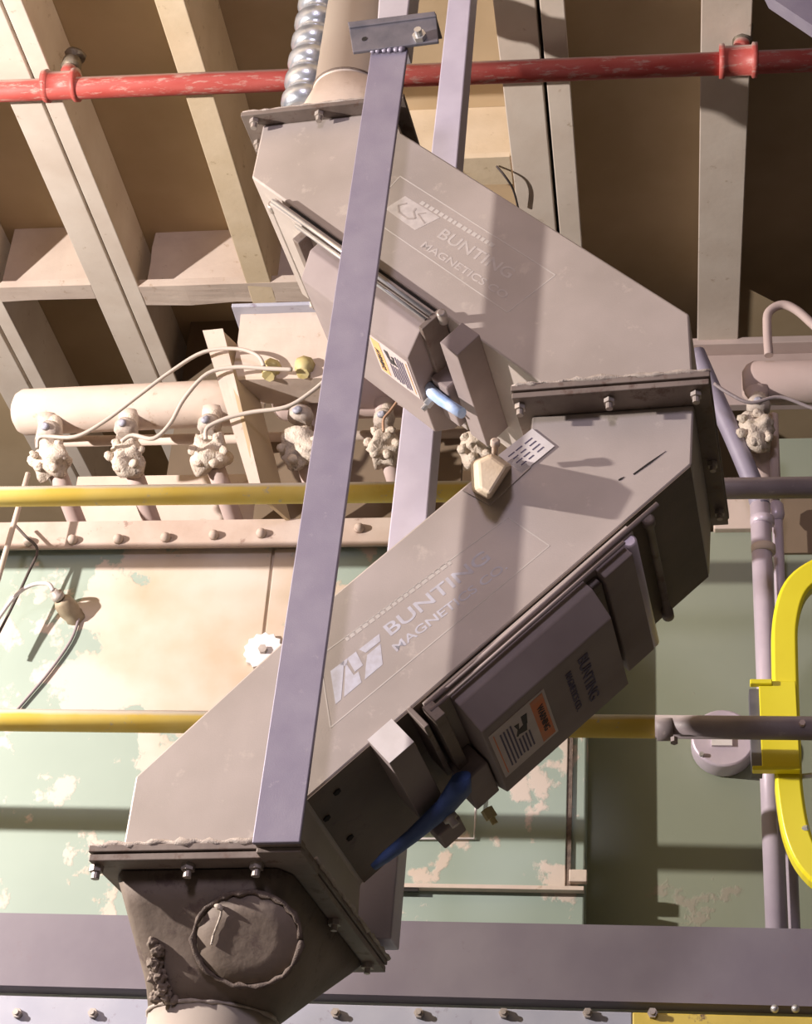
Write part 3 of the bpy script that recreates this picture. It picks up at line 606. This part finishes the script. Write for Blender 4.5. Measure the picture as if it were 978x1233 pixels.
# ----- frames of the two sloping undersides: (u along slope, v depth, n outward)
def uframe(pa, pb, flip):
    A = H(*pa); B = H(*pb); u = (B - A).normalized(); n = Vector((u.z, 0, -u.x)) * flip
    M = Matrix((( u.x, 0, n.x, A.x), (u.y, 1, n.y, A.y), (u.z, 0, n.z, A.z), (0, 0, 0, 1))); return M
LO = uframe((833, 559), (365, 966), -1); UP = uframe((303, 213), (530, 375), 1)
def fbox(F, u0, u1, v0, v1, n0, n1, name, m, parent, bevel=.0015):
    b = BM(); add_box(b, (u0, v0, n0), (u1, v1, n1), F); return link(name, b, m, parent, local=True, bevel=bevel)
def pip(F, u, v, n): return F @ Vector((u, v, n))
def door(F, nm, u0, u1, low):
    base = fbox(F, .172 if low else .10, .655 if low else .60, -.012, .385, .012, .030, nm, STEEL, hm)
    base['label'] = 'lower magnet door with housing cover' if low else 'upper magnet door with housing cover'
    fbox(F, .18 if low else .13, .64 if low else .59, .004, .37, .0, .012, 'gasket', BLACK, base)
    ue = .655 if low else .60
    b = BM(); tube(b, [pip(F, .105, -.016, .0235), pip(F, ue, -.016, .0235)], .005, 8); tube(b, [pip(F, .20, -.018, .038), pip(F, ue, -.018, .038)], .004, 8); link('rolled_edge', b, ZINC if not low else COVER, base, local=True)
    # cover: base box then chamfered tray
    b = BM(); n0, n1, n2 = .030, .058, .104; v0, v1 = -.004, .345
    a = [pip(F, *c) for c in ((u0, v0, n0), (u1, v0, n0), (u1, v1, n0), (u0, v1, n0))]
    m_ = [pip(F, *c) for c in ((u0, v0, n1), (u1, v0, n1), (u1, v1, n1), (u0, v1, n1))]
    c_ = [pip(F, *c) for c in ((u0 + .004, v0 + .045, n2), (u1 - .002, v0 + .045, n2), (u1 - .002, v1 - .04, n2), (u0 + .004, v1 - .04, n2))]
    va, vm, vc = [[b.verts.new(p) for p in L_] for L_ in (a, m_, c_)]
    b.faces.new(va); b.faces.new(vc)
    for X, Y in ((va, vm), (vm, vc)):
        for i in range(4): b.faces.new([X[i], X[(i + 1) % 4], Y[(i + 1) % 4], Y[i]])
    link('cover', b, COVER, base, local=True, bevel=.003)
    return base
dl = door(LO, 'magnet_door', .298, .612, True)
du = door(UP, 'magnet_door', .262, .600, False)
# lower door furniture
b = BM(); lathe(b, pip(LO, .188, -.006, .036), LO.to_3x3() @ Vector((0, 1, 0)), [(0, .010), (.003, .0135), (.39, .0135), (.40, .008)], 20); link('hinge_pin', b, PURPLE, dl, local=True)
fbox(LO, .200, .268, -.002, .37, .030, .058, 'hinge_block', COVER, dl, .003)
fbox(LO, .272, .292, .02, .34, .030, .050, 'spacer', FLANGE, dl)
b = BM(); lathe(b, pip(LO, .125, .020, .014), LO.to_3x3() @ Vector((0, 1, 0)), [(0, .008), (.003, .012), (.02, .012), (.022, .008), (.35, .008), (.352, .012), (.375, .012), (.38, .006)], 16); link('tie_rod', b, FLANGE, dl, local=True)
fbox(LO, .640, .662, -.02, .30, .022, .060, 'end_bracket', FLANGE, dl)
fbox(LO, .672, .682, -.008, .20, .0, .050, 'end_bracket', FLANGE, dl)
hb = fbox(LO, .712, .768, -.018, .24, .0, .062, 'support_block', COVER, dl, .002); 
b = BM(); add_box(b, (.7125, -.0195, .0005), (.7675, -.018, .0615), LO); link('lit_end_face', b, WHITE, hb, local=True)  # white face paints the light falling on the block's front end
fbox(LO, .615, .672, .19, .32, .03, .085, 'latch_block', COVER, dl, .004)
b = BM(); hexbolt(b, pip(LO, .655, .34, .085), LO.to_3x3() @ Vector((.2, .3, 1)), .012, .02, .012); link('latch_bolt', b, BRASS, dl, local=True)
# blue lever
def lever(F, pts, wds, m, name, parent, label):
    b = BM(); rings = []
    for i, (u, v, n) in enumerate(pts):
        wd, th = wds[i]; c = Vector((u, v, n)); rr = []
        t = (Vector(pts[min(i + 1, len(pts) - 1)]) - Vector(pts[max(i - 1, 0)])).normalized(); s = Vector((0, 0, 1)).cross(t).normalized(); k = t.cross(s)
        for j in range(12): rr.append(b.verts.new(F @ (c + s * wd * math.cos(j * math.tau / 12) + k * th * math.sin(j * math.tau / 12))))
        rings.append(rr)
    for i in range(len(rings) - 1):
        for j in range(12): b.faces.new([rings[i][j], rings[i][(j + 1) % 12], rings[i + 1][(j + 1) % 12], rings[i + 1][j]]).smooth = True
    b.faces.new(rings[0]); b.faces.new(rings[-1]); o = link(name, b, m, parent, local=True); o['label'] = label; return o
lv = lever(LO, [(.672, .16, .085), (.690, .19, .088), (.725, .205, .088), (.80, .222, .080), (.86, .236, .070), (.888, .242, .066)], [(.022, .012), (.036, .017), (.030, .015), (.019, .012), (.014, .010), (.010, .006)], BLUE, 'lever', dl, 'dark blue plastic lever grip')
b = BM(); lathe(b, pip(LO, .728, .225, .095), LO.to_3x3() @ Vector((.1, .2, 1)), [(0, .014), (.01, .014), (.012, .008), (.024, .008)], 14); link('pivot_nut', b, BOLT, lv, local=True)
fbox(LO, .004, .91, .001, D - .001, .0, .0015, 'underside_sheet', STEELD, hm, 0)['label'] = 'dark brown underside sheet'  # thin sheet, darker brown than the housing steel it covers
fbox(LO, .712, .765, .245, .31, .060, .105, 'pivot_block', COVER, dl, .004)
for u, v in ((.90, .10), (.885, .22), (.86, .05)):
    b = BM(); hexbolt(b, pip(LO, u, v, 0), LO.to_3x3() @ Vector((0, 0, 1)), .008, .004); tag(link('hole_plug', b, BLACK, hm, local=True), 'dark screw hole')
# label on the lower door
def fl_quad(F, u0, u1, v0, v1, n, m, name, parent, t=.0008):
    b = BM(); add_box(b, (u0, v0, n - .0004), (u1, v1, n + t), F); return link(name, b, m, parent, local=True)
def warn_label(F, u0, u1, v0, v1, parent, om, rev=False):
    n = .1045
    l = fl_quad(F, u0, u1, v0, v1, n, LABEL, 'warning_label', parent); l['label'] = 'worn warning label with an orange band'
    w_ = (u1 - u0)
    fl_quad(F, u0 + .006, u0 + w_ * .27, v0 + .008, v1 - .008, n + .0006, om, 'orange_band', l)
    R = F.to_3x3()
    text_obj('lettering', 'WARNING', INK, l, F @ Vector((u0 + w_ * .20, v0 + .04, n + .0018)), R @ Vector((0, 1, 0)), R @ Vector((-1, 0, 0)), (v1 - v0) * .55, .014, .0004)
    b = BM()   # pictogram: bent arm and spark
    for cell in (((.36, .16), (.46, .14), (.47, .30), (.40, .34)), ((.40, .30), (.58, .34), (.57, .42), (.44, .46)), ((.52, .22), (.60, .20), (.56, .36)), ((.56, .30), (.62, .42), (.60, .44), (.53, .38))):
        A = [F @ Vector((u0 + w_ * a, v0 + (v1 - v0) * c, n + .0008)) for a, c in cell]; B = [F @ Vector((u0 + w_ * a, v0 + (v1 - v0) * c, n + .0018)) for a, c in cell]; hexa(b, A, B)
    link('pictogram', b, INK, l, local=True)
    b = BM()
    for k in range(8):
        a = .40 + k * .06; s0 = .50 if a < .62 else .14
        add_box(b, (u0 + w_ * a, v0 + (v1 - v0) * s0, n + .0006), (u0 + w_ * (a + .026), v0 + (v1 - v0) * random.uniform(.82, .93), n + .0016), F)
    link('small_print', b, INKB, l, local=True)
    fl_quad(F, u0 + w_ * .925, u0 + w_ * .94, v0 + .012, v1 - .012, n + .0008, om, 'orange_rule', l)
warn_label(LO, .472, .602, .070, .248, dl, ORANGE)
R_ = LO.to_3x3()
text_obj('lettering', 'BUNTING', INKB, dl, LO @ Vector((.392, .078, .1052)), R_ @ Vector((0, 1, 0)), R_ @ Vector((-1, 0, 0)), .17, .024, .0005)
text_obj('lettering', 'MAGNETICS CO.', INKB, dl, LO @ Vector((.424, .090, .1052)), R_ @ Vector((0, 1, 0)), R_ @ Vector((-1, 0, 0)), .15, .014, .0005)
# upper door furniture
wl = warn_label
wl(UP, .470, .590, .060, .190, du, AMBER)
fbox(UP, .600, .612, -.018, .30, .004, .060, 'end_bracket', FLANGE, du)
b = BM(); tube(b, [pip(UP, .52, .012, .050), pip(UP, .56, .02, .060)], .010, 8, 0, .3); link('weld_blob', b, SEALD, du, local=True)
sb = fbox(UP, .665, .715, -.022, .30, .0, .062, 'support_block', COVER, du, .002)
fbox(UP, .606, .655, .13, .27, .02, .075, 'latch_block', COVER, du, .004)
b = BM(); lathe(b, pip(UP, .095, .0, .022), UP.to_3x3() @ Vector((0, 1, 0)), [(0, .009), (.003, .012), (.02, .012), (.022, .008), (.36, .008)], 16); link('tie_rod', b, BOLT, du, local=True)
b = BM(); lathe(b, pip(UP, .62, -.03, .012), UP.to_3x3() @ Vector((0, 1, 0)), [(0, .006), (.002, .010), (.03, .010)], 12); link('hinge_pin', b, BOLT, du, local=True)
fbox(UP, .205, .225, .0, .10, .03, .06, 'stop_tab', FLANGE, du)
lv = lever(UP, [(.585, .165, .075), (.61, .168, .085), (.64, .165, .088), (.675, .155, .090), (.71, .148, .090)], [(.014, .010), (.020, .013), (.016, .012), (.013, .011), (.013, .011)], BLUEL, 'lever', du, 'pale blue plastic lever grip')
b = BM(); hexbolt(b, pip(UP, .612, .185, .095), UP.to_3x3() @ Vector((0, .2, 1)), .010, .014, .012); link('pivot_nut', b, ZINC, lv, local=True)
# =================================================================== INLET AND OUTLET
zi = _zt + .0125
inl = thing('inlet_pipe', 'pale cream round inlet pipe and collar rising from the top flange behind the front strut', 'pipe', HM @ Vector((.09, .2, zi)), -yaw)
cxi, cyi = H(424, 60, .2).x, .2
b = BM(); K = 48; sq = []; ci = []
x0, x1, y0, y1 = H(352, 120, .05).x, .225, .02, .36
for k in range(K):
    an = (k + .5) * math.tau / K; c, s = math.cos(an), math.sin(an); m_ = max(abs(c), abs(s))
    sq.append(Vector(((x0 + x1) / 2 + (x1 - x0) / 2 * c / m_, (y0 + y1) / 2 + (y1 - y0) / 2 * s / m_, zi)))
cx_, cy_ = .075, .17; RI = .083; zc = H(412, 84, cy_ - RI).z
ci = [Vector((cx_ + RI * math.cos((k + .5) * math.tau / K), cy_ + RI * math.sin((k + .5) * math.tau / K), zc)) for k in range(K)]
def loft(b, loops):
    V = [[b.verts.new(p) for p in L_] for L_ in loops]; n = len(V[0])
    for i in range(len(V) - 1):
        for k in range(n): b.faces.new([V[i][k], V[i][(k + 1) % n], V[i + 1][(k + 1) % n], V[i + 1][k]]).smooth = True
    b.faces.new(V[0]); b.faces.new(V[-1])
loft(b, [sq, [s.lerp(c, .5) for s, c in zip(sq, ci)], ci]); b.transform(HM); link('square_to_round', b, CREAM, inl)
b = BM(); lathe(b, (cx_, cy_, zc - .005), (0.03, 0, 1), [(0, RI + .001), (.006, RI + .003), (.012, RI + .001), (.012, RI), (.9, RI)], 48); b.transform(HM); link('pipe', b, SPOUT, inl)
b = BM(); lathe(b, (cx_, cy_, zc), (0.03, 0, 1), [(-.001, RI + .001), (.002, RI + .005), (.006, RI + .004)], 48); b.transform(HM); tag(link('seam_ring', b, SEALD, inl), 'dark seam ring')
# corrugated hose
p0, p1 = WY(367, 125, 3.5), WY(385, 15, 3.5); ax = p1 - p0; b = BM(); pr = []
st = ax.length / 4.7
for k in range(6):
    d = k * st
    pr += [(d, .044), (d + .12 * st, .054), (d + .35 * st, .064), (d + .6 * st, .064), (d + .85 * st, .054)]
lathe(b, p0 - ax * .1, ax, pr, 32)
tag(link('corrugated_hose', b, HOSE), 'short shiny silver corrugated hose left of the inlet pipe', 'hose')
# outlet hopper
out = thing('outlet_hopper', 'brown dusty square to round outlet hopper under the bottom flange', 'hopper', HM @ Vector((0, .25, -.5)), -yaw)
zo = -.048; b = BM(); x0, x1, y0, y1 = -.135, .178, -.02, .53
xl = H(185, 1210, .2).x; xr_ = H(332, 1210, .2).x; cxo = (xl + xr_) / 2; RO = (xr_ - xl) / 2; cyo = .20
zo2 = H(255, 1205, cyo - RO).z
sq = []
for k in range(K):
    an = (k + .5) * math.tau / K; c, s = math.cos(an), math.sin(an); m_ = max(abs(c), abs(s))
    sq.append(Vector(((x0 + x1) / 2 + (x1 - x0) / 2 * c / m_, (y0 + y1) / 2 + (y1 - y0) / 2 * s / m_, zo)))
ci = [Vector((cxo + RO * math.cos((k + .5) * math.tau / K), cyo + RO * math.sin((k + .5) * math.tau / K), zo2)) for k in range(K)]
loft(b, [sq, [s.lerp(c, .25) for s, c in zip(sq, ci)], [s.lerp(c, .5) for s, c in zip(sq, ci)], [s.lerp(c, .75) for s, c in zip(sq, ci)], ci]); b.transform(HM); link('shell', b, HOPPER, out)
def hop(px, py):   # point on hopper front (approx plane between square front edge and round front edge)
    ya, za, yb, zb = y0, zo, cyo - RO, zo2
    o = HMi @ CAM; d = HMi.to_3x3() @ ray(px, py); n = Vector((0, zb - za, -(yb - ya))).normalized(); p = Vector((0, ya, za))
    return o + d * ((p - o).dot(n) / d.dot(n)), n * (-1 if n.y > 0 else 1)
def ellip(cx, cy, rx, ry, f, n=30): return [(cx + rx * f * math.cos(k * math.tau / n), cy + ry * f * math.sin(k * math.tau / n)) for k in range(n)]
b = BM(); L1 = []
for f, off in ((1, .000), (.98, .010), (.55, .013)):
    L1.append([hop(*q)[0] + hop(*q)[1] * off for q in ellip(300, 1130, 62, 54, f)])
loft(b, L1); b.transform(HM); tag(link('round_patch', b, HOPPER, out), 'round sheet patch sealed on the hopper')
pts = [hop(*q)[0] + hop(*q)[1] * .008 for q in ellip(300, 1130, 65, 57, 1, 44)]; pts.append(pts[0])
b = BM(); tube(b, [p + Vector((random.uniform(-1, 1) * .002, 0, random.uniform(-1, 1) * .002)) for p in pts], [random.uniform(.003, .007) for _ in pts], 7, 0, .3); b.transform(HM); tag(link('sealant_ring', b, SEALD, out), 'dark ragged sealant ring')
b = BM(); cpts = [hop(*q)[0] + hop(*q)[1] * .016 for q in ((262, 1088), (270, 1092), (268, 1105), (262, 1120), (258, 1135))]; tube(b, cpts, [.002, .004, .005, .004, .002], 8, 3, .3); b.transform(HM); link('dust_ridge', b, DUST, out)
b = BM()
for q, r in (((190, 1145), .012), ((186, 1160), .014), ((190, 1176), .016), ((195, 1190), .014), ((188, 1199), .012), ((200, 1200), .010), ((210, 1204), .007), ((183, 1135), .009)):
    c = hop(*q)[0]; bb = BM(); bmesh.ops.create_icosphere(bb, subdivisions=3, radius=r)
    for v in bb.verts: v.co += v.normal * r * .5 * noise.noise(v.co * 130 + c * 50); v.co += c
    me_ = bpy.data.meshes.new('x'); bb.to_mesh(me_); b.from_mesh(me_); bb.free(); bpy.data.meshes.remove(me_)
b.transform(HM); tag(link('sealant_lumps', b, HOPPER, out), 'lumpy dried sealant', kind='stuff')
b = BM(); lathe(b, (cxo, cyo, zo2 + .01), (0, 0, -1), [(0, RO * 1.0), (.5, RO)], 48); b.transform(HM); link('spout_tube', b, SPOUT, out)
pts = [(cxo + RO * 1.01 * math.cos(k * math.tau / 40), cyo + RO * 1.01 * math.sin(k * math.tau / 40), zo2) for k in range(41)]
b = BM(); tube(b, pts, [random.uniform(.002, .005) for _ in pts], 7, 0, .3); b.transform(HM); link('joint_bead', b, SEAL, out)
# =================================================================== STRUTS
def skew(bm, a0, a1, y0, y1, b0, b1, yb0=None, yb1=None, bev=None):
    """square tube from bottom (x,z pairs a0,a1) to top (b0,b1)"""
    yb0 = y0 if yb0 is None else yb0; yb1 = y1 if yb1 is None else yb1
    hexa(bm, [(a0[0], y0, a0[1]), (a1[0], y0, a1[1]), (a1[0], y1, a1[1]), (a0[0], y1, a0[1])], [(b0[0], yb0, b0[1]), (b1[0], yb0, b1[1]), (b1[0], yb1, b1[1]), (b0[0], yb1, b0[1])])
fs = thing('front_strut', 'lavender grey flat bar strut slanting across the front of the magnet housing', 'strut', HM @ Vector((.17, -.05, -.03)), -yaw)
fy0, fy1 = -.108, -.098
def hp(px, py, y): v = H(px, py, y); return (v.x, v.z)
B0, B1, T0, T1 = hp(303, 1016, fy0), hp(361, 1013, fy0), hp(447, 60, fy0), hp(491, 57, fy0)
zb = (B0[1] + B1[1]) / 2
b = BM(); skew(b, (B0[0], zb), (B1[0], zb), fy0, fy1, T0, T1); b.transform(HM); link('flat_bar', b, TUBE, fs, bevel=.002)
b = BM(); add_box(b, (B0[0] + .002, fy1, zb), (B1[0] - .002, FO - .001, zb + .012)); add_box(b, (B0[0] + .002, fy1 + .01, zb), (B1[0] - .002, .02, -.046)); b.transform(HM); link('foot', b, FLANGE, fs, bevel=.002)
b = BM()   # end bracket plate
Q = [hp(*q, fy0 - .004) for q in ((421, 34), (526, 19), (529, 53), (426, 66))]
hexa(b, [(x, fy0 - .012, z) for x, z in Q], [(x, fy0 - .004, z) for x, z in Q]); 
Q2 = [hp(*q, fy0 - .012) for q in ((419, 28), (524, 15), (526, 21), (421, 35))]; hexa(b, [(x, fy0 - .016, z) for x, z in Q2], [(x, fy0 + .05, z) for x, z in Q2])
b.transform(HM); br = tag(link('end_bracket', b, TUBED, fs, bevel=.0015), 'dark steel bolted bracket plate')
b = BM(); q = H(506, 46, fy0 - .012); hexbolt(b, q, (0, -1, 0), .015, .012, .014, .008); b.transform(HM); tag(link('bolt', b, ZINC, br), 'bright bolt')
b = BM(); q = H(439, 47, fy0 - .012); lathe(b, q, (0, -1, 0), [(0, .006), (.0008, .006)], 16); b.transform(HM); tag(link('hole', b, BLACK, br), 'empty bolt hole')
b = BM()
for px in (450, 456, 464, 470, 478, 484):
    q = H(px, 61 - (px - 450) * .06, fy0 - .004); lathe(b, q, (0, -1, 0), [(0, .009), (.004, .008), (.007, .002)], 8)
b.transform(HM); link('weld', b, TUBE, br)
us = thing('hanger_strut', 'short pale square tube continuing up above the bolted bracket', 'strut', HM @ Vector((.24, -.02, 1.75)), -yaw)
b = BM(); A0, A1, C0, C1 = hp(452, 50, fy0 + .05), hp(487, 45, fy0 + .05), hp(459, -60, fy0 + .05), hp(500, -64, fy0 + .05)
skew(b, A0, A1, fy0 + .055, fy0 + .13, C0, C1); b.transform(HM); link('square_tube', b, mat('pale painted tube', (.50, .47, .52), (.58, .55, .60), .5, .1, 12, .05), us, bevel=.003)
rs = thing('rear_strut', 'pale violet square tube strut passing behind the magnet housing', 'strut', HM @ Vector((.19, .5, -.1)), -yaw)
ry0, ry1 = .49, .56
B0, B1, T0, T1 = hp(414, 1131, ry0), hp(471, 1131, ry0), hp(543, -30, ry0), hp(570, -33, ry0)
b = BM(); skew(b, (B0[0], B0[1]), (B1[0], B0[1]), ry0, ry1, T0, T1); b.transform(HM); link('square_tube', b, mat('violet tube', (.50, .46, .56), (.56, .52, .62), .5, .1, 12, .05), rs, bevel=.003)
